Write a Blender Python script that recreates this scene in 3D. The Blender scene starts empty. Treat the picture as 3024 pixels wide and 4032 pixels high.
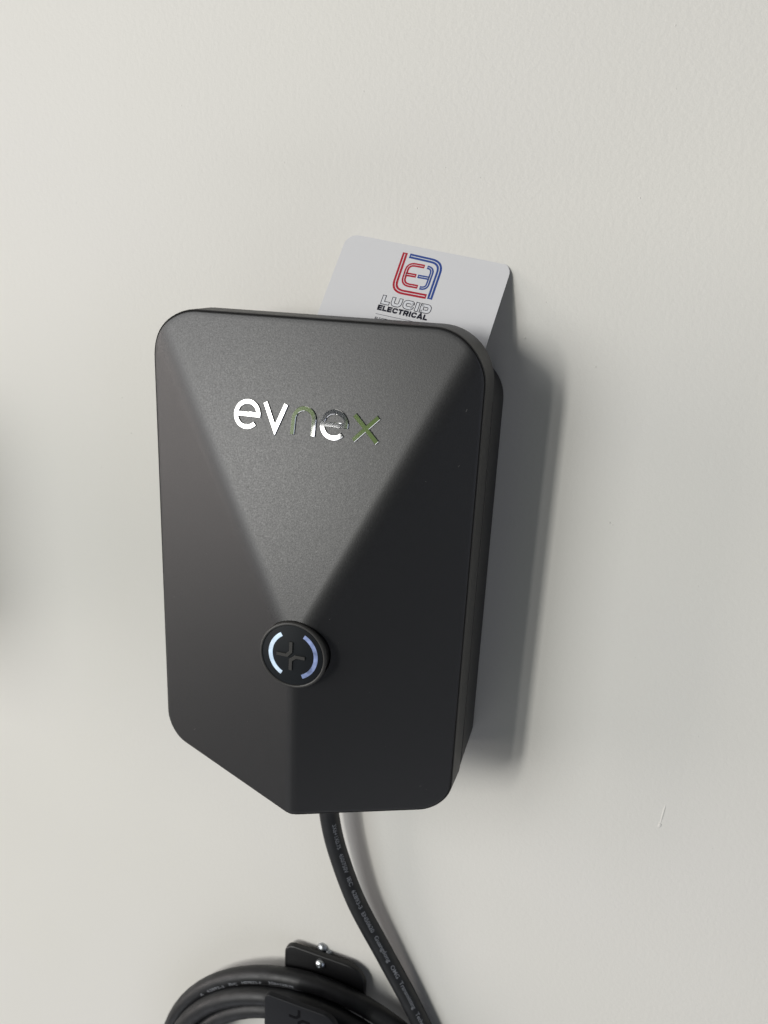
import bpy, bmesh, math, random
import numpy as np
from mathutils import Vector, Matrix, noise

random.seed(4)
sc = bpy.context.scene
COL = sc.collection

# Local frame used below, in millimetres: x right along the wall, y up the wall
# (0 = top edge of the charger), z out of the wall (0 = wall surface).
Z0 = 1.35
def V(x, y, z):
    return Vector((x * .001, -z * .001, Z0 + y * .001))
def D(x, y, z):
    return Vector((x, -z, y))

# ------------------------------------------------------------------ camera
CAM = dict(rx=-0.3165, ry=0.2936, rz=0.1443, c=(277.25, 29.197, 472.215), f=3093.9)
def rot(a, b, c):
    return (Matrix.Rotation(a, 3, 'X') @ Matrix.Rotation(b, 3, 'Y') @ Matrix.Rotation(c, 3, 'Z'))
Rm = rot(CAM['rx'], CAM['ry'], CAM['rz'])
cam = bpy.data.cameras.new('camera')
cam_o = bpy.data.objects.new('camera', cam)
COL.objects.link(cam_o)
cols = [D(*Rm.col[i]) for i in range(3)]
M = Matrix([[cols[0][i], cols[1][i], cols[2][i], V(*CAM['c'])[i]] for i in range(3)] + [[0, 0, 0, 1]])
cam_o.matrix_world = M
cam.sensor_fit = 'HORIZONTAL'
cam.sensor_width = 36
cam.lens = CAM['f'] / 3024 * 36
cam.clip_start = .01
cam.clip_end = 50
cam.dof.use_dof = True
cam.dof.focus_distance = .44
cam.dof.aperture_fstop = 16
sc.camera = cam_o

# ------------------------------------------------------------------ world (dim room light)
w = bpy.data.worlds.new('World')
sc.world = w
w.use_nodes = True
bg = w.node_tree.nodes['Background']
bg.inputs[0].default_value = (.80, .90, 1.0, 1)
bg.inputs[1].default_value = .045

# ------------------------------------------------------------------ lamps: daylight through openings behind the camera, plus added fill lamps
def lamp(name, tx0, tx1, ty0, ty1, dist, power, colour):
    """Area lamp parallel to the wall, spanning the given tangents as seen from the charger."""
    l = bpy.data.lights.new(name, 'AREA')
    l.shape = 'RECTANGLE'
    l.size = (tx1 - tx0) * dist
    l.size_y = (ty1 - ty0) * dist
    l.energy = power * l.size * l.size_y
    l.color = colour
    o = bpy.data.objects.new(name, l)
    COL.objects.link(o)
    c = V(100, -100, 60)
    o.location = c + D(-(tx0 + tx1) / 2 * dist, (ty0 + ty1) / 2 * dist, dist)
    # lamp shines along its -Z: towards the wall (+Y world)
    o.rotation_euler = (math.radians(90), 0, 0)
    return o
lamp('window_light', .490, .575, -.02, .38, 6.0, 182, (1.0, .985, .95))
lamp('window_light', .385, .425, .06, .25, 6.0, 140, (1.0, .985, .95))
lamp('door_light', .60, 1.25, -.15, .85, 6.0, 17, (.97, .985, 1.0))
lamp('garden_light', .10, .376, -.25, .42, 6.4, .60, (.44, .68, .08))
lamp('garden_light', .428, .62, -.25, .42, 6.4, .60, (.44, .68, .08))
lamp('side_fill_light', 2.0, 4.2, -1.0, 1.3, 6.0, 23.0, (1.0, .92, .88))  # added fill lamp, lifts the left facet of the cover
lamp('upper_fill_light', -2.2, 2.2, 1.2, 3.4, 2.5, .7, (1.0, .95, .88))  # added fill from above, stands in for ambient light
lamp('right_fill_light', -3.4, -1.2, -1.0, 1.0, 2.5, 2.5, (.76, .82, 1.0))  # added fill from the right, stands in for room bounce
lamp('lower_fill_light', -1.6, 1.6, -3.2, -1.3, 2.5, 3.8, (.94, .95, 1.0))  # added fill from below, stands in for floor bounce

sc.view_settings.view_transform = 'Standard'
sc.view_settings.look = 'None'
sc.view_settings.exposure = 0
sc.view_settings.gamma = 1
sc.render.engine = 'CYCLES'
sc.cycles.sample_clamp_direct = 4.0

# ------------------------------------------------------------------ materials
def lin(r, g, b):
    f = lambda c: ((c / 255 + .055) / 1.055) ** 2.4 if c > 10 else c / 255 / 12.92
    return (f(r), f(g), f(b), 1)

def mat(name, col, rough=.5, metal=0, spec=.5, emit=None, es=0, bump=None, vary=None, coat=0, rvary=None, tint=None):
    """bump = [(scale_per_mm, strength, distance_mm), ...]; vary = (scale_per_mm, amount)"""
    m = bpy.data.materials.new(name)
    m.use_nodes = True
    nt = m.node_tree
    N, L = nt.nodes, nt.links
    p = N['Principled BSDF']
    p.inputs['Base Color'].default_value = col
    p.inputs['Roughness'].default_value = rough
    p.inputs['Metallic'].default_value = metal
    p.inputs['Specular IOR Level'].default_value = spec
    p.inputs['Coat Weight'].default_value = coat
    if emit:
        p.inputs['Emission Color'].default_value = emit
        p.inputs['Emission Strength'].default_value = es
    tc = N.new('ShaderNodeTexCoord')
    prev = None
    for s, st, dist in (bump or []):
        n = N.new('ShaderNodeTexNoise')
        n.inputs['Scale'].default_value = s * 1000
        n.inputs['Detail'].default_value = 3
        n.inputs['Roughness'].default_value = .55
        L.new(tc.outputs['Object'], n.inputs['Vector'])
        b = N.new('ShaderNodeBump')
        b.inputs['Strength'].default_value = st
        b.inputs['Distance'].default_value = dist * .001
        L.new(n.outputs['Fac'], b.inputs['Height'])
        if prev: L.new(prev.outputs['Normal'], b.inputs['Normal'])
        prev = b
    if prev: L.new(prev.outputs['Normal'], p.inputs['Normal'])
    def noise_map(s, a, b_, detail=4):
        n = N.new('ShaderNodeTexNoise')
        n.inputs['Scale'].default_value = s * 1000
        n.inputs['Detail'].default_value = detail
        L.new(tc.outputs['Object'], n.inputs['Vector'])
        r = N.new('ShaderNodeMapRange')
        r.inputs['From Min'].default_value = .3
        r.inputs['From Max'].default_value = .7
        r.inputs['To Min'].default_value = a
        r.inputs['To Max'].default_value = b_
        L.new(n.outputs['Fac'], r.inputs['Value'])
        return r
    if vary:
        r = noise_map(vary[0], 1 - vary[1], 1 + vary[1])
        mx = N.new('ShaderNodeVectorMath')
        mx.operation = 'SCALE'
        mx.inputs[0].default_value = col[:3]
        L.new(r.outputs['Result'], mx.inputs['Scale'])
        if tint:
            tn = noise_map(tint[0], 0, 1, 2)
            tm = N.new('ShaderNodeMix')
            tm.data_type = 'RGBA'
            tm.inputs[6].default_value = col
            tm.inputs[7].default_value = tint[1]
            L.new(tn.outputs['Result'], tm.inputs[0])
            L.new(tm.outputs[2], mx.inputs[0])
        L.new(mx.outputs['Vector'], p.inputs['Base Color'])
    if emit and vary:
        n = N.new('ShaderNodeTexNoise')
        n.inputs['Scale'].default_value = 130
        n.inputs['Detail'].default_value = 1
        L.new(tc.outputs['Object'], n.inputs['Vector'])
        r = N.new('ShaderNodeMapRange')
        r.inputs['From Min'].default_value = .35
        r.inputs['From Max'].default_value = .65
        r.inputs['To Min'].default_value = es * .62
        r.inputs['To Max'].default_value = es * 1.45
        L.new(n.outputs['Fac'], r.inputs['Value'])
        L.new(r.outputs['Result'], p.inputs['Emission Strength'])
    if rvary:
        r = noise_map(rvary[0], rough - rvary[1], rough + rvary[1])
        L.new(r.outputs['Result'], p.inputs['Roughness'])
    return m

M_WALL = mat('wall_paint', (.655, .641, .608, 1), .62, spec=.35,
             bump=[(.34, .30, .60), (1.1, .22, .20)], vary=(.005, .012), tint=(.0035, (.656, .643, .596, 1)))
M_SHELL = mat('charcoal_satin_plastic', (.015, .015, .0158, 1), .42, spec=.54,
              bump=[(1.15, .34, .10)], rvary=(1.2, .05))
M_FRAME = mat('charcoal_frame_plastic', (.018, .0175, .017, 1), .5, spec=.45, bump=[(2.2, .10, .05)])
M_BACK = mat('black_back_plastic', (.014, .014, .014, 1), .55, spec=.4, bump=[(2.2, .1, .05)])
M_BEZEL = mat('button_bezel_plastic', (.030, .029, .027, 1), .5, spec=.5, bump=[(2.5, .1, .04)])
M_FACE = mat('button_face_plastic', (.010, .012, .014, 1), .62, spec=.16, bump=[(2.5, .12, .04)])
M_EMBLEM = mat('emblem_plastic', (.030, .029, .027, 1), .5, spec=.5)
M_CHROME = mat('chrome', (.92, .92, .93, 1), .035, metal=1)
M_LED1 = mat('lit_diffuser', (.55, .62, .7, 1), .25, emit=(.50, .74, 1, 1), es=.36, vary=(.2, .35))
M_LED2 = mat('lit_diffuser_clear', (.14, .17, .28, 1), .16, emit=(.44, .57, 1, 1), es=.21, vary=(.25, .7))
M_CABLE = mat('cable_rubber', (.008, .0085, .0095, 1), .50, spec=.42, bump=[(.5, .10, .15)], rvary=(.12, .08), vary=(.09, .4))
M_PRINT = mat('cable_print', (.21, .22, .24, 1), .6, vary=(1.2, .3))
M_CARD = mat('card_white', (.66, .66, .672, 1), .35, spec=.5, bump=[(1.2, .03, .03)])
M_CARDEDGE = mat('card_inner_line', (.66, .67, .70, 1), .4)
M_RED = mat('print_red', (.40, .014, .030, 1), .4)
M_BLUE = mat('print_blue', (.026, .066, .27, 1), .4)
M_INK = mat('print_ink', (.012, .012, .025, 1), .4)
M_INKLIGHT = mat('print_grey', (.09, .09, .12, 1), .5)
M_STEEL = mat('black_powder_steel', (.006, .006, .0065, 1), .42, spec=.45, bump=[(1.5, .12, .06)])
M_TONGUE = mat('black_hook_plastic', (.0045, .005, .007, 1), .52, spec=.28, bump=[(2, .1, .05)])
M_DEBOSS = mat('hook_deboss', (.002, .002, .003, 1), .7, spec=.1)
M_ZINC = mat('zinc_screw', (.60, .63, .65, 1), .32, metal=1, bump=[(.8, .3, .15)])
M_DUST = mat('dust', (.16, .155, .15, 1), .9, spec=.1)
M_ZINC_DULL = mat('dull_zinc', (.42, .44, .46, 1), .42, metal=1, bump=[(.8, .3, .15)])
M_GREY = mat('grey_caster_plastic', (.30, .31, .31, 1), .5, bump=[(1.2, .1, .05)])

# ------------------------------------------------------------------ object helpers
def empty(name, xyz, label, cat, group=None):
    o = bpy.data.objects.new(name, None)
    COL.objects.link(o)
    o.location = V(*xyz)
    o.empty_display_size = .02
    o['label'] = label
    o['category'] = cat
    if group: o['group'] = group
    o['_org'] = list(xyz)
    return o

def obj(name, verts, faces, m, parent=None, smooth=True, angle=40, org=None):
    """verts in wall millimetres; linked under parent (a thing or a part)."""
    r = parent
    while r is not None and r.parent is not None: r = r.parent
    off = org if org is not None else (list(r['_org']) if r is not None else (0, 0, 0))
    me = bpy.data.meshes.new(name)
    base = V(*off)
    me.from_pydata([tuple(V(*v) - base) for v in verts], [], faces)
    me.validate()
    bm = bmesh.new(); bm.from_mesh(me)
    bmesh.ops.remove_doubles(bm, verts=bm.verts, dist=1e-6)
    bmesh.ops.recalc_face_normals(bm, faces=bm.faces)
    bm.to_mesh(me); bm.free()
    me.materials.append(m)
    if smooth:
        me.shade_smooth()
        me.set_sharp_from_angle(angle=math.radians(angle))
    o = bpy.data.objects.new(name, me)
    COL.objects.link(o)
    if parent is not None: o.parent = parent
    else: o.location = base
    return o

def join(parts):
    vs, fs = [], []
    for v, f in parts:
        b = len(vs); vs += list(v); fs += [tuple(i + b for i in q) for q in f]
    return vs, fs

def fillet(poly, radii, seg=14):
    """rounded polygon, points in order; returns list of 2D points"""
    out = []
    n = len(poly)
    for i, (p, r) in enumerate(zip(poly, radii)):
        p = np.array(p, float); a = np.array(poly[i - 1], float); b = np.array(poly[(i + 1) % n], float)
        u = (a - p) / np.linalg.norm(a - p); v = (b - p) / np.linalg.norm(b - p)
        if r <= 0:
            out.append(tuple(p)); continue
        ang = math.acos(max(-1, min(1, u @ v)))
        t = r / math.tan(ang / 2)
        c = p + (u + v) / np.linalg.norm(u + v) * r / math.sin(ang / 2)
        s = p + u * t - c; e = p + v * t - c
        a0 = math.atan2(s[1], s[0]); a1 = math.atan2(e[1], e[0])
        d = (a1 - a0 + math.pi) % (2 * math.pi) - math.pi
        for k in range(seg + 1):
            th = a0 + d * k / seg
            out.append((c[0] + r * math.cos(th), c[1] + r * math.sin(th)))
    return out

def resample(pts, step):
    res = []
    n = len(pts)
    for i in range(n):
        a = np.array(pts[i]); b = np.array(pts[(i + 1) % n])
        k = max(1, int(round(np.linalg.norm(b - a) / step)))
        for j in range(k): res.append(a + (b - a) * j / k)
    return np.array(res)

def normals_in(P):
    T = np.roll(P, -1, 0) - np.roll(P, 1, 0)
    T /= np.linalg.norm(T, axis=1)[:, None]
    N = np.c_[-T[:, 1], T[:, 0]]
    c = P.mean(0)
    if ((c - P) * N).sum() < 0: N = -N
    return N

def rings(R, close=True):
    """stack of rings (lists of 3D points, equal length) -> quads"""
    n = len(R[0]); vs = [tuple(p) for r in R for p in r]; fs = []
    for k in range(len(R) - 1):
        for i in range(n):
            j = (i + 1) % n
            fs.append((k * n + i, k * n + j, (k + 1) * n + j, (k + 1) * n + i))
    return vs, fs

def slab(poly, z0, z1, bev=.6, plane=None):
    """extruded 2D outline with rounded front edge; plane maps (x,y,z)->xyz"""
    P = resample(poly, 3.0) if False else np.array(poly, float)
    N = normals_in(P)
    f = plane or (lambda x, y, z: (x, y, z))
    prof = [(0, z0), (0, z1 - bev), (bev * .3, z1 - bev * .3), (bev, z1)]
    R = [[f(*(P[i] + N[i] * d), z) for i in range(len(P))] for d, z in prof]
    vs, fs = rings(R)
    n = len(P)
    fs.append(tuple(range(n - 1, -1, -1)))
    fs.append(tuple(range(3 * n, 4 * n)))
    return vs, fs

# ------------------------------------------------------------------ the wall
def wall():
    o = obj('wall', [(-2200, -1400, 0), (2600, -1400, 0), (2600, 1500, 0), (-2200, 1500, 0)], [(0, 1, 2, 3)], M_WALL, smooth=False)
    o['kind'] = 'structure'
    # dried paint nibs and a short run of paint
    P = []
    def blob(x, y, rx, ry, h, a=0):
        vs, fs = [], []
        n = 9
        for k, (s, z) in enumerate(((1, -.05), (.8, .45), (.45, .85))):
            for i in range(n):
                t = 2 * math.pi * i / n
                px, py = rx * s * math.cos(t), ry * s * math.sin(t) * (1 + .25 * math.sin(t))
                vs.append((x + px * math.cos(a) - py * math.sin(a), y + px * math.sin(a) + py * math.cos(a), z * h))
        vs.append((x, y, h))
        for k in range(2):
            for i in range(n):
                j = (i + 1) % n
                fs.append((k * n + i, k * n + j, (k + 1) * n + j, (k + 1) * n + i))
        for i in range(n): fs.append((2 * n + i, 2 * n + (i + 1) % n, 3 * n))
        P.append((vs, fs))
    for x, y, r in NIBS: blob(x, y, r, r * random.uniform(.7, 1.4), r * .42, random.random() * 3)
    v, f = join(P)
    k = obj('paint_nibs', v, f, M_WALL, o, org=(0, 0, 0)); k['kind'] = 'stuff'
    P.clear()
    (x0, y0), (x1, y1) = RUN
    a = math.atan2(y1 - y0, x1 - x0) - math.pi / 2
    L = math.hypot(x1 - x0, y1 - y0)
    blob((x0 + x1) / 2, (y0 + y1) / 2, .65, L / 2, .36, a)
    blob(x1, y1, 1.2, 2.0, .5, a)
    v, f = join(P)
    obj('paint_run', v, f, M_WALL, o, org=(0, 0, 0))
# positions read off the photograph
NIBS = []
def unproject(u, v, z=0.):
    d = Rm @ Vector(((u - 1512) / CAM['f'], -(v - 2016) / CAM['f'], -1))
    c = Vector(CAM['c'])
    t = (z - c.z) / d.z
    p = c + d * t
    return p.x, p.y
for u, v, r in ((2068, 1332, 1.0), (2345, 1445, .7), (1642, 820, .6), (2660, 100, .6), (1120, 640, .5), (480, 1565, .7), (515, 1705, .8),
                (400, 1840, .7), (250, 2310, .7), (250, 2205, .5), (704, 3783, .7), (2400, 2060, 1.1), (2412, 2068, .7), (1754, 660, .5), (1890, 700, .5),
                (2200, 520, .5), (2500, 2590, .5), (2130, 3060, .5), (2520, 780, .6), (2880, 1890, .5), (300, 800, .5), (1250, 3400, .4),
                (2300, 3720, .5), (2750, 2900, .5), (120, 3050, .5), (2150, 1190, .5)):
    NIBS.append((*unproject(u, v), r * .8))
for k in range(22):
    NIBS.append((*unproject(random.uniform(0, 3024), random.uniform(0, 4032)), random.uniform(.22, .42)))
RUN = (unproject(2626, 3150), unproject(2598, 3248))
wall()

# ------------------------------------------------------------------ EV charger
W, H = 199.5, 289.3
AX, AY = 111.6, -182.2          # apex of the faceted cover
ZE, ZA = 66.2, 108.2
BX, BY = AX - .5, AY - .5        # centre of the button            # edge and apex height above the wall
ZS = 45.0                       # seam between the cover's frame and the back body
OUT = [(.7, 0), (W, 0), (W, -H + .6), (AX, -H + .8), (.7, -283.2)]
OUTR = [29, 29, 17, 26, 17]

def smin(a, b, k):
    h = max(k - abs(a - b), 0) / k
    return min(a, b) - h * h * k * .25
def height(x, y):
    d = ZA - ZE
    zt = ZE + d * (-y) / (-AY)
    zl = ZE + d * x / AX
    zr = ZE + d * (W - x) / (W - AX)
    k = 3.5
    z = smin(smin(zl, zr, k), zt, k)
    return z

charger = empty('ev_charger', (100, -150, 0),
                'charcoal faceted wall charger with chrome lettering and a round lit button', 'ev charger')

def build_cover():
    P = resample(fillet(OUT, OUTR, 16), 2.4)
    N = normals_in(P)
    n = len(P)
    def ring(ins, dz=None, z=None):
        r = []
        for i in range(n):
            x, y = P[i] + N[i] * ins
            r.append((x, y, z if z is not None else height(x, y) + dz))
        return r
    # frame: side wall, rounded rim, shadow groove
    fr = [ring(2, z=ZS - .4), ring(.2, z=ZS - .4), ring(-1.1, z=ZS + .3), ring(-1.13, z=ZS + .8), ring(-.86, -4.6), ring(-.8, -1.3)]
    for k in range(1, 8):
        a = math.pi / 2 * k / 7
        fr.append(ring(-.8 + .55 * (1 - math.cos(a)), -1.3 + 1.0 * math.sin(a)))
    fr += [ring(-.18, -.5), ring(-.14, -1.3), ring(0, -1.4)]
    v, f = rings(fr)
    f.append(tuple(range(n - 1, -1, -1)))
    obj('side_frame', v, f, M_FRAME, charger, angle=50)
    # faceted face, rings running from the rim in to the button hole
    fc = [ring(.0, -1.4), ring(.04, -.6), ring(.22, -.26), ring(.6, -.06)]
    K = 74
    for k in range(0, K + 1):
        u = k / K
        r = []
        for i in range(n):
            q = P[i] + N[i] * 1.0
            th = math.atan2(q[1] - BY, q[0] - BX)
            c = np.array((BX + 20.05 * math.cos(th), BY + 20.05 * math.sin(th)))
            x, y = q + (c - q) * u
            r.append((x, y, height(x, y)))
        fc.append(r)
    fc.append([(BX + (p[0] - BX) * .985, BY + (p[1] - BY) * .985, 92) for p in fc[-1]])
    v, f = rings(fc)
    return obj('front_cover', v, f, M_SHELL, charger, angle=60)
cover = build_cover()

def build_back():
    poly = fillet([(1.2, -17), (W + 1.2, -17), (W + 1.2, -285), (1.2, -280.5)], [27, 27, 16, 16], 16)
    P = np.array(poly); N = normals_in(P)
    prof = [(1.6, 1), (1.4, 4), (.1, 41.5), (0, 42.6), (.5, 43.3), (4, 43.5)]
    R = [[(*(P[i] + N[i] * d), z) for i in range(len(P))] for d, z in prof]
    v, f = rings(R)
    n = len(P)
    f.append(tuple(range(n - 1, -1, -1))); f.append(tuple(range(5 * n, 6 * n)))
    obj('back_body', v, f, M_BACK, charger, angle=35)
    # cable gland under the body
    R = []
    for r, y in ((0, -278), (11, -278), (11, -294), (10, -296), (8.5, -297), (0, -297)):
        R.append([(101.5 + r * math.cos(t), y, 19.5 + r * math.sin(t)) for t in np.linspace(0, 2 * math.pi, 33)[:-1]])
    v, f = rings(R)
    obj('cable_gland', v, f, M_BACK, charger)
build_back()

# chrome letters standing on the top facet
nT = Vector((0, (ZA - ZE) / -AY, 1)).normalized()
def facet(x, y, h=0.0):
    z = ZE + (ZA - ZE) * (-y) / (-AY)
    return Vector((x, y, z)) + nT * h

def stroke(path, w, closed=False, miter=True):
    """flat outline polygon (2D) of a stroked open path"""
    P = [np.array(p, float) for p in path]
    L, Rr = [], []
    for i, p in enumerate(P):
        if i == 0: t = P[1] - p; m = 1
        elif i == len(P) - 1: t = p - P[i - 1]; m = 1
        else:
            a = (p - P[i - 1]); b = (P[i + 1] - p)
            a = a / np.linalg.norm(a); b = b / np.linalg.norm(b)
            t = a + b; m = 1 / max(.35, np.linalg.norm(t) / 2)
        t = t / np.linalg.norm(t)
        nn = np.array((-t[1], t[0])) * w / 2 * m
        L.append(p + nn); Rr.append(p - nn)
    return L + Rr[::-1]

def ribbon(path, w, top, bot, bev, f):
    """solid bar along a path: bevelled top"""
    n = len(path)
    o = np.array(stroke(path, w)); i_ = np.array(stroke(path, w - 2 * bev))
    # pull the ends in by the bevel
    def pull(a, k0, k1):
        d = (np.array(path[k1], float) - np.array(path[k0], float)); d /= np.linalg.norm(d)
        return a + d * bev
    i_[0] = pull(i_[0], 0, 1); i_[-1] = pull(i_[-1], 0, 1)
    i_[n - 1] = pull(i_[n - 1], -1, -2); i_[n] = pull(i_[n], -1, -2)
    m = 2 * n
    vs = [f(*p, bot) for p in o] + [f(*p, top - bev) for p in o] + [f(*p, top) for p in i_]
    fs = []
    for k in range(2):
        for i in range(m):
            j = (i + 1) % m
            fs.append((k * m + i, k * m + j, (k + 1) * m + j, (k + 1) * m + i))
    for i in range(n - 1):
        fs.append((2 * m + i, 2 * m + i + 1, 2 * m + m - 2 - i, 2 * m + m - 1 - i))
        fs.append((i, i + 1, m - 2 - i, m - 1 - i))
    return [tuple(v) for v in vs], fs

def arc(cx, cy, r, a0, a1, n=26):
    return [(cx + r * math.cos(math.radians(a0 + (a1 - a0) * k / n)), cy + r * math.sin(math.radians(a0 + (a1 - a0) * k / n))) for k in range(n + 1)]

def letters():
    top, bot, bev, w_ = .85, -.3, .18, 2.6
    def tilt(cx, cy, ax, ay):
        # each letter is glued on with its own tiny tilt
        return lambda x, y, h: facet(x, y, h + (x - cx) * ax + (y - cy) * ay)
    def let(parts, f, t2=0):
        obj('letter', *join([ribbon(p, w_, top + k * .004, bot, bev, f) for k, p in enumerate(parts)]), M_CHROME, cover, smooth=False)
    def e(cx, cy, f):
        r = 6.95
        let([arc(cx, cy, r, -2, 318, 44), [(cx - r + .6, cy - .05), (cx + r + 1.3, cy - .05)]], f)
    e(68.6, -53.8, tilt(68.6, -53.8, 0, 0))
    let([[(79.0, -46.3), (85.9, -61.0)], [(91.8, -46.3), (87.3, -61.9)]][:0] + [[(79.1, -46.2), (86.55, -60.6), (91.9, -46.3)]], tilt(85, -54, .006, 0))
    let([[(97.1, -62)] + arc(103.25, -53.6, 6.15, 180, 0, 26) + [(109.4, -62)]], tilt(103, -54, .0, .0))
    e(121.3, -54.4, tilt(121, -54, 0, 0.0))
    let([[(132.5, -47.9), (146.9, -61.4)], [(146.3, -48.0), (133.1, -61.3)]], tilt(140, -54, 0, 0))
letters()

# specks of dust on the cover
def dust():
    P = []
    rnd = random.Random(11)
    for _ in range(46):
        x, y = rnd.uniform(8, 193), rnd.uniform(-280, -8)
        if math.hypot(x - BX, y - BY) < 23: continue
        z = height(x, y); r = rnd.uniform(.08, .24); a = rnd.uniform(0, 3.1)
        l = r * rnd.choice((1, 1, 1.5, 4))
        c, s_ = math.cos(a), math.sin(a)
        q = [(-l, -r * .6), (l, -r * .5), (l * .8, r * .6), (-l * .9, r * .5)]
        P.append(([(x + u * c - v * s_, y + u * s_ + v * c, height(x + u * c - v * s_, y + u * s_ + v * c) + .03) for u, v in q] + [(x, y, z + .03 + r * .7)],
                  [(0, 1, 4), (1, 2, 4), (2, 3, 4), (3, 0, 4)]))
    o = obj('dust', *join(P), M_DUST, cover, smooth=False)
    o['kind'] = 'stuff'
dust()

# round button with two lit arcs and the raised emblem
def build_button():
    lean = lambda dx, dy=0: .35 - dx * .05 - dy * .028
    def lathe(prof, a=96, cap=None):
        R = [[(BX + r * math.cos(2 * math.pi * i / a), BY + r * math.sin(2 * math.pi * i / a), z + lean(r * math.cos(2 * math.pi * i / a), r * math.sin(2 * math.pi * i / a))) for i in range(a)] for r, z in prof]
        v, f = rings(R)
        if cap is not None: f.append(tuple(range(cap * a, cap * a + a)))
        return v, f
    v, f = lathe([(19.3, 104.2), (20.1, 104.5), (20.2, 105.7), (19.9, 106.5), (19.4, 106.9), (18.75, 106.9), (18.35, 106.6), (18.3, 105.5)])
    b = obj('button', v, f, M_BEZEL, charger, angle=50)
    v, f = lathe([(19.3, 90), (19.35, 104.4), (18.9, 104.6)])
    obj('button_skirt', v, f, M_STEEL, b, angle=50)  # black: shade of the gap round the button is put into its colour
    # face with two arc slots
    def f0(x, y, z): return (AX + x, AY + y, z + lean(x + .5, y + .5))
    v, f = lathe([(18.2, 105.2), (18.15, 106.45), (18.0, 106.55)], cap=2)
    obj('button_face', v, f, M_FACE, b, angle=50)
    for k, (c0, c1, m) in enumerate(((121, 241, M_LED1), (63, -66, M_LED2))):
        vs, fs = ribbon(arc(.0 if k == 0 else -.3, -.1, 13.75, c0, c1, 40), 2.75, 106.68, 106.0, .28, f0)
        obj('light_arc', vs, fs, m, b, smooth=False)
    for path in ([(-9.9, -.3), (-3.6, -.55), (-1.35, 2.0), (-1.35, 8.0)], [(-1.4, -9.4), (-1.3, -3.1), (1.7, -.75), (7.2, -.85)]):
        obj('emblem', *ribbon(path, 1.95, 107.3, 106.2, .12, f0), M_EMBLEM, b, smooth=False)
build_button()

# ------------------------------------------------------------------ text helper (Blender's built-in font)
def text_mesh(s, size=1.0, offset=0.0, extr=0.0, sub=0):
    cu = bpy.data.curves.new('t', 'FONT')
    cu.body = s
    cu.size = size
    cu.offset = offset
    cu.resolution_u = 4
    o = bpy.data.objects.new('t', cu)
    COL.objects.link(o)
    bpy.context.view_layer.update()
    me = bpy.data.meshes.new_from_object(o)
    bpy.data.objects.remove(o)
    bpy.data.curves.remove(cu)
    if sub:
        bm = bmesh.new(); bm.from_mesh(me)
        for _ in range(3):
            es = [e for e in bm.edges if e.calc_length() > sub]
            if not es: break
            bmesh.ops.subdivide_edges(bm, edges=es, cuts=1)
            bmesh.ops.triangulate(bm, faces=bm.faces)
        bm.to_mesh(me); bm.free()
    V_ = np.array([v.co[:2] for v in me.vertices]) if len(me.vertices) else np.zeros((0, 2))
    F = [tuple(p.vertices) for p in me.polygons]
    bpy.data.meshes.remove(me)
    return V_, F

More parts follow.
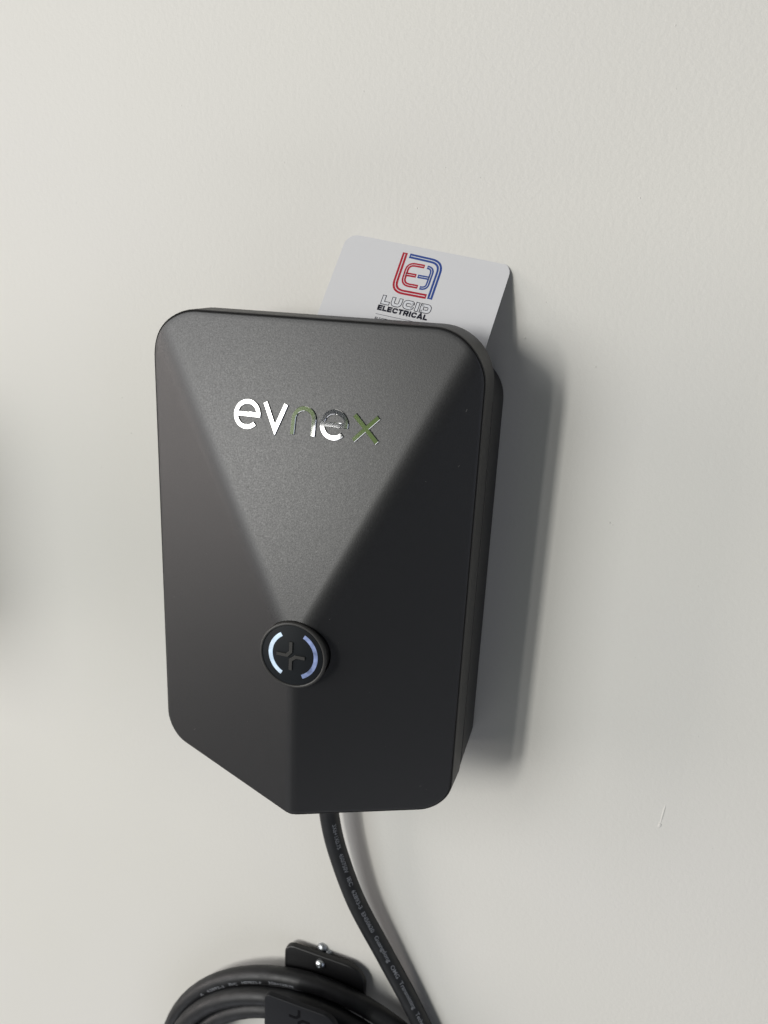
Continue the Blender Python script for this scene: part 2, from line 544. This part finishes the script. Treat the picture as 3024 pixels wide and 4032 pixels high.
# ------------------------------------------------------------------ business card behind the cover
def build_card():
    TL = Vector((89.9, 46.2, 1.0)); TR = Vector((199.9, 30.6, 1.0))
    e = (TR - TL).normalized()
    s = .52; c = math.sqrt(1 - s * s)
    d = Vector((e.y * c, -e.x * c, s))
    nn = e.cross(-d)
    def f(u, v, h=0.0):
        # a light bow makes the card rest naturally against the wall
        q = TL + e * u + d * v + nn * h
        return (q.x, q.y, q.z)
    t = empty('business_card', (140, 0, 15), 'white business card with red and blue logo leaning on the wall behind the charger', 'business card')
    o = fillet([(5.2, -2.0), (107.7, -3.6), (108.1, 58.5), (5.2, 60)], [7.5, 7.5, 7.5, 7.5], 10)
    g = [(x, y) for x, y in o]
    n = len(g)
    vs = [f(x, y, -.22) for x, y in g] + [f(x, y, .22) for x, y in g]
    fs = [(i, (i + 1) % n, n + (i + 1) % n, n + i) for i in range(n)] + [tuple(range(n)), tuple(range(2 * n - 1, n - 1, -1))]
    obj('card_sheet', vs, fs, M_CARD, t, smooth=False)
    def flat(poly_pairs, h, m, name):
        P = []
        for path, w_ in poly_pairs:
            q = stroke(path, w_); k = len(path)
            P.append(([f(x, y, h) for x, y in q], [(i, i + 1, 2 * k - 2 - i, 2 * k - 1 - i) for i in range(k - 1)]))
        return obj(name, *join(P), m, t, smooth=False)
    def rp(pts, r):  # round the inner corners of an open path
        out = [pts[0]]
        for i in range(1, len(pts) - 1):
            p = np.array(pts[i], float); a = np.array(pts[i - 1], float) - p; b = np.array(pts[i + 1], float) - p
            la, lb = np.linalg.norm(a), np.linalg.norm(b)
            rr = min(r, la * .95, lb * .95)
            p0 = p + a / la * rr; p1 = p + b / lb * rr
            for k in range(9):
                tt = k / 8
                q = (1 - tt) ** 2 * p0 + 2 * tt * (1 - tt) * p + tt ** 2 * p1
                out.append(tuple(q))
        out.append(pts[-1])
        return out
    red = [rp([(44.1, 3.0), (44.5, 28.3), (65.2, 27.8)], 6.5)]
    redE = [rp([(58.2, 9.4), (48.3, 9.6), (48.7, 23.2), (58.3, 22.9)], 4.4), [(48.6, 16.5), (55.2, 16.3)]]
    blue = [rp([(47.2, 4.4), (67.5, 4.9), (67.6, 29.0)], 6.5)]
    bl3 = [rp([(59.9, 9.4), (63.6, 9.5), (63.6, 23.2), (59.6, 23.2)], 3.4), [(56.2, 16.3), (63.4, 16.1)]]
    def shrink(p, k):
        p = [np.array(q, float) for q in p]
        a = p[1] - p[0]; p[0] = p[0] + a / np.linalg.norm(a) * k
        b = p[-2] - p[-1]; p[-1] = p[-1] + b / np.linalg.norm(b) * k
        return [tuple(q) for q in p]
    flat([(p, 3.1) for p in red] + [(p, 2.5) for p in redE], .25, M_RED, 'red_logo')
    flat([(p, 3.1) for p in blue] + [(p, 2.3) for p in bl3], .25, M_BLUE, 'blue_logo')
    flat([(shrink(p, .8), .5) for p in red + blue] + [(shrink(p, .7), .36) for p in redE + bl3], .30, M_CARDEDGE, 'logo_line')
    def word(s, u0, u1, v0, v1, off, h, m, name, grow=0):
        Vt, F = text_mesh(s, 1, off)
        lo, hi = Vt.min(0), Vt.max(0)
        q = (Vt - lo) / (hi - lo)
        vs = [f(u0 - grow + a * (u1 - u0 + 2 * grow), v1 + grow - b * (v1 - v0 + 2 * grow), h) for a, b in q]
        return obj(name, vs, F, m, t, smooth=False)
    # stroked capitals on a unit cell: x 0..1, y 0 (top)..1
    def cap(ch, u0, u1, v0, v1, w_):
        h = w_ / 2
        x0, x1, y0, y1 = u0 + h, u1 - h, v0 + h, v1 - h
        ym = (y0 + y1) / 2; xm = (x0 + x1) / 2
        R_ = lambda p, r=1.6: rp(p, min(r, (y1 - y0) * .45))
        v_ = lambda x: [(x, v0), (x, v1)]
        if ch == 'L': return [[(x0, v0), (x0, y1), (u1, y1)]]
        if ch == 'E': return [v_(x0), [(u0, y0), (u1, y0)], [(u0, ym), (u1 - h * .4, ym)], [(u0, y1), (u1, y1)]]
        if ch == 'T': return [[(u0, y0), (u1, y0)], v_(xm)]
        if ch == 'I': return [v_((u0 + u1) / 2)]
        if ch == 'U': return [R_([(x0, v0), (x0, y1), (x1, y1), (x1, v0)], 2.0)]
        if ch == 'C': return [R_([(x1, ym - (ym - y0) * .35), (x1, y0), (x0, y0), (x0, y1), (x1, y1), (x1, ym + (y1 - ym) * .35)], 2.0)]
        if ch == 'D': return [R_([(u0, y0), (x1, y0), (x1, y1), (u0, y1)], 2.2), v_(x0)]
        if ch == 'R': return [v_(x0), R_([(u0, y0), (x1, y0), (x1, ym + h * .3), (u0, ym + h * .3)], 1.0), [(xm, ym), (x1 + h * .2, v1)]]
        if ch == 'A': return [[(u0 + h * .7, v1), (xm, v0), (u1 - h * .7, v1)], [(x0, y1 - h * .8), (x1, y1 - h * .8)]]
    for ch, u0, u1 in (('L', 40.0, 45.5), ('U', 46.0, 52.8), ('C', 53.3, 60.3), ('I', 60.8, 63.4), ('D', 63.9, 70.8)):
        st = cap(ch, u0, u1, 32.3, 38.4, 2.35)
        flat([(p, 2.35) for p in st], .25, M_INK, 'outline_letter')
        flat([(shrink(p, .42), 1.48) for p in st], .30, M_CARDEDGE, 'letter_fill')
    ws = dict(E=3.0, L=2.7, C=3.4, T=3.1, R=3.3, I=1.15, A=3.6)
    tot = sum(ws[c_] for c_ in 'ELECTRICAL') + 9 * .28
    u = 39.3; k_ = 30.9 / tot
    for ch in 'ELECTRICAL':
        w1 = ws[ch] * k_
        flat([(p, 1.02) for p in cap(ch, u, u + w1, 38.95, 42.45, 1.02)], .27, M_INK, 'bold_letter')
        u += w1 + .28 * k_
    flat([([(39.5, 45.0), (70.5, 44.7)], .28)], .27, M_INKLIGHT, 'rule_line')
    word('ELECTRICAL SERVICES'[:10], 40.0, 53.6, 46.9, 48.9, .02, .27, M_INK, 'small_lettering')
build_card()

# ------------------------------------------------------------------ charging cable: drops from the charger, runs into the coil
CR = 7.25
COILC = np.array((95.8, -667.5))
def catmull(P, per=10):
    P = [np.array(p, float) for p in P]
    P = [2 * P[0] - P[1]] + P + [2 * P[-1] - P[-2]]
    out = []
    for i in range(1, len(P) - 2):
        for k in range(per):
            t = k / per
            a, b, c, d = P[i - 1:i + 3]
            out.append(.5 * ((2 * b) + (-a + c) * t + (2 * a - 5 * b + 4 * c - d) * t * t + (-a + 3 * b - 3 * c + d) * t ** 3))
    out.append(P[-2])
    return out

def cable_path():
    drop = [(101.5, -286, 19.3), (101.3, -312, 19.6), (101.6, -338, 19.6), (102.9, -358, 19.4), (109.6, -388, 18), (125.0, -432, 14.8), (148.0, -475, 12), (172.0, -518, 10),
            (194, -561, 9), (213, -604, 8.4), (228, -645, 8.2), (238, -690, 8.6)]
    pts = [np.array(p, float) for p in catmull(drop, 12)]
    coil = []
    levels = [(144.2, 17.0), (133.5, 26.9), (118.9, 26.0), (119.5, 30.5)]
    n = 72
    for turn in range(4):
        (r0, z0) = levels[turn - 1] if turn else (145.5, 9)
        (r1, z1) = levels[turn]
        for k in range(n):
            a = -12 - 360 * k / n            # degrees, start right and go down
            q = min(1, k / (n * .36)); q = q * q * (3 - 2 * q)
            r = r0 + (r1 - r0) * q; z = z0 + (z1 - z0) * q
            if turn == 3 and a < -150: break
            wob = 1 + .006 * math.sin(math.radians(a) * 2 + turn * 1.9)
            coil.append(np.array((COILC[0] + r * wob * math.cos(math.radians(a)), COILC[1] + r * wob * math.sin(math.radians(a)), z)))
    return pts, pts + coil[1:]
DROP, PATH = cable_path()

def frames(P):
    P = np.array(P)
    # light smoothing at joins
    T = np.gradient(P, axis=0); T /= np.linalg.norm(T, axis=1)[:, None]
    N = []
    n0 = np.array((0, 0, 1.0))
    for t in T:
        v = n0 - (n0 @ t) * t; v /= np.linalg.norm(v); N.append(v)
    N = np.array(N); B = np.cross(T, N)
    return P, T, N, B

def tube(P, r, seg=28):
    P, T, N, B = frames(P)
    R = [[tuple(P[i] + r * (math.cos(a) * N[i] + math.sin(a) * B[i])) for a in np.linspace(0, 2 * math.pi, seg + 1)[:-1]] for i in range(len(P))]
    v, f = rings(R)
    f.append(tuple(range(seg))); f.append(tuple(range(len(v) - 1, len(v) - seg - 1, -1)))
    return v, f

cable = empty('charging_cable', (150, -450, 20), 'black rubber charging cable hanging from the charger and coiled on the hook below', 'cable')
obj('cable_sheath', *tube(PATH, CR), M_CABLE, cable)

def wrap_text(s, P, s0, s1, h, phi0, phi1, flip=1):
    """print s along the path between arc lengths s0..s1; phi = angle round the cable from its outward side"""
    P, T, N, B = frames(P)
    L = np.r_[0, np.cumsum(np.linalg.norm(np.diff(P, axis=0), axis=1))]
    Vt, F = text_mesh(s, 1, .012, sub=.18)
    lo, hi = Vt.min(0), Vt.max(0)
    vs = []
    for x, y in Vt:
        u = (x - lo[0]) / (hi[0] - lo[0]); q = s0 + (s1 - s0) * u
        i = min(len(L) - 2, max(0, int(np.searchsorted(L, q)) - 1)); k = (q - L[i]) / (L[i + 1] - L[i])
        p = P[i] + (P[i + 1] - P[i]) * k
        n_ = N[i] * (1 - k) + N[i + 1] * k; b_ = B[i] * (1 - k) + B[i + 1] * k
        ph = math.radians(phi0 + (phi1 - phi0) * u) + flip * (y - .36) * h / .72 / (CR)
        rr = CR + .06
        vs.append(tuple(p + rr * (math.cos(ph) * n_ + math.sin(ph) * b_)))
    return vs, F

# arc length along the drop at given pixel rows of the photograph is measured with y (mm)
def s_at_y(y):
    P = np.array(DROP); L = np.r_[0, np.cumsum(np.linalg.norm(np.diff(P, axis=0), axis=1))]
    return float(np.interp(-y, -P[:, 1], L))
WORDS = [('3X6+1X0.75', 3226, 3323), ('450/750V', 3342, 3416), ('IEC', 3434, 3468), ('62893-3', 3485, 3558), ('EN50620', 3574, 3652),
         ('Guangdong', 3669, 3768), ('OMG', 3784, 3831), ('Transmitting', 3846, 3950), ('Technology', 3966, 4056)]
ROW = [(3208, -356.8), (3349, -387.7), (3548.7, -432.3), (3748, -474.9), (3947, -518.0), (4032, -537.3), (4100, -553)]
def PHI(row): return -47 + (row - 3226) * (4 / 800)
for s, r0, r1 in WORDS:
    y0, y1 = [float(np.interp(r, [a for a, b in ROW], [b for a, b in ROW])) for r in (r0, r1)]
    obj('cable_print', *wrap_text(s, DROP, s_at_y(y0), s_at_y(y1), 3.1, PHI(r0), PHI(r1), -1), M_PRINT, cable, smooth=False)

# printing on the outermost loop (upper left of the coil)
def loop_print():
    P = np.array(PATH[len(DROP) - 1:][:72])
    L = np.r_[0, np.cumsum(np.linalg.norm(np.diff(P, axis=0), axis=1))]
    A = np.degrees(np.arctan2(P[:, 1] - COILC[1], P[:, 0] - COILC[0]))
    def s_at(a):
        k = [i for i in range(20, len(P)) if 40 < A[i] < 179]
        return float(np.interp(a, A[k][::-1], L[k][::-1]))
    for s, a0, a1 in (('A', 136.5, 134.8), ('62893-3', 132.5, 124.5), ('EVC', 122.0, 118.6), ('H07BZ5-F', 116.5, 108.8), ('3G6+1X0.75', 106, 97)):
        obj('cable_print', *wrap_text(s, P, s_at(a0), s_at(a1), 2.7, 2, 9, -1), M_PRINT, cable, smooth=False)
loop_print()

# ------------------------------------------------------------------ cable hook
hook = empty('cable_hook', (98, -560, 0), 'black steel cable hook on the wall holding the coiled cable', 'cable hook')
HX, HY = COILC
poly = fillet([(63.4, -501.0), (133.6, -503.2), (133.6, -610), (63.4, -610)], [9, 17, 4, 4], 10)
obj('back_plate', *slab(poly, 5.0, 9.4, 1.3), M_STEEL, hook, angle=50)
# cradle the loops hang on, and standoff to the wall
def arc_slab(r0, r1, a0, a1, z0, z1):
    a = [math.radians(a0 + (a1 - a0) * k / 24) for k in range(25)]
    P = [(HX + r1 * math.cos(t), HY + r1 * math.sin(t)) for t in a] + [(HX + r0 * math.cos(t), HY + r0 * math.sin(t)) for t in a[::-1]]
    return slab(P, z0, z1, .5)
obj('cradle', *arc_slab(98, 111, 103, 77, 9.5, 51.5), M_STEEL, hook, angle=50)
obj('standoff', *slab(fillet([(78, -525), (120, -525), (120, -600), (78, -600)], [3] * 4, 4), 0.2, 4.9, .4), M_STEEL, hook)
tong = obj('front_plate', *slab(fillet([(67.7, -504.2), (128.4, -505.4), (128.4, -615), (67.7, -615)], [4.5, 13, 4, 4], 10), 50.6, 54.4, .9), M_TONGUE, hook, angle=50)
def f0(x, y, z): return (x, y, z)
for path in ([(88.6, -517.0), (94.4, -517.3), (96.8, -514.6), (96.8, -508.8)], [(96.9, -527.0), (97.0, -520.7), (100.0, -518.2), (105.8, -518.4)]):
    obj('emblem', *ribbon(path, 2.2, 54.65, 54.2, .12, f0), M_DEBOSS, tong, smooth=False)

def screw(cx, cy, z, r, parent, tilt=0):
    R = []
    prof = [(r * .9, 0), (r, .3), (r * 1.0, .8), (r * .93, 1.6), (r * .78, 2.4), (r * .58, 3.0), (r * .36, 3.35), (r * .24, 3.4), (r * .16, 2.6), (r * .06, 2.4)]
    for rr, h in prof:
        R.append([(cx + rr * math.cos(2 * math.pi * i / 28), cy + rr * math.sin(2 * math.pi * i / 28), z + h) for i in range(28)])
    v, f = rings(R)
    f.append(tuple(range(len(v) - 28, len(v))))
    return obj('screw', v, f, M_ZINC, parent)
screw(95.4, -509.6, 9.4, 4.1, hook)
# wall fixing seen over the top edge of the plate: washer and pan head on the wall
def wall_fix():
    P = []
    for cx, cy, z0, prof in ((93.4, -502.6, 0.0, [(4.4, 0), (4.4, .8), (3.9, 2.2), (2.6, 3.4), (1.2, 3.9), (.2, 4.0)]),
                             (98.6, -505.6, 0.0, [(3.2, 0), (3.2, 1.0), (2.4, 2.4), (1.4, 3.6), (.2, 3.8)])):
        R = [[(cx + r * math.cos(2 * math.pi * i / 24), cy + r * math.sin(2 * math.pi * i / 24), z0 + z) for i in range(24)] for r, z in prof]
        P.append(rings(R))
    obj('wall_screw', *join(P), M_ZINC_DULL, hook)
wall_fix()

# ------------------------------------------------------------------ added unseen box beyond the left edge, there only to cast a soft shadow
def shadow_caster():
    t = empty('shadow_caster', (-300, -200, 0), 'added unseen grey box that casts the soft shadow left of the charger', 'shadow caster')
    P = fillet([(-368, -75), (-268, -75), (-268, -270), (-368, -270)], [14] * 4, 10)
    obj('caster_body', *slab(P, .5, 108, 3), M_GREY, t)
    P = fillet([(-364, -79), (-272, -79), (-272, -266), (-364, -266)], [11] * 4, 10)
    obj('caster_lid', *slab(P, 108.2, 118, 3), M_GREY, t)
shadow_caster()

for o in bpy.data.objects:
    if '_org' in o: del o['_org']
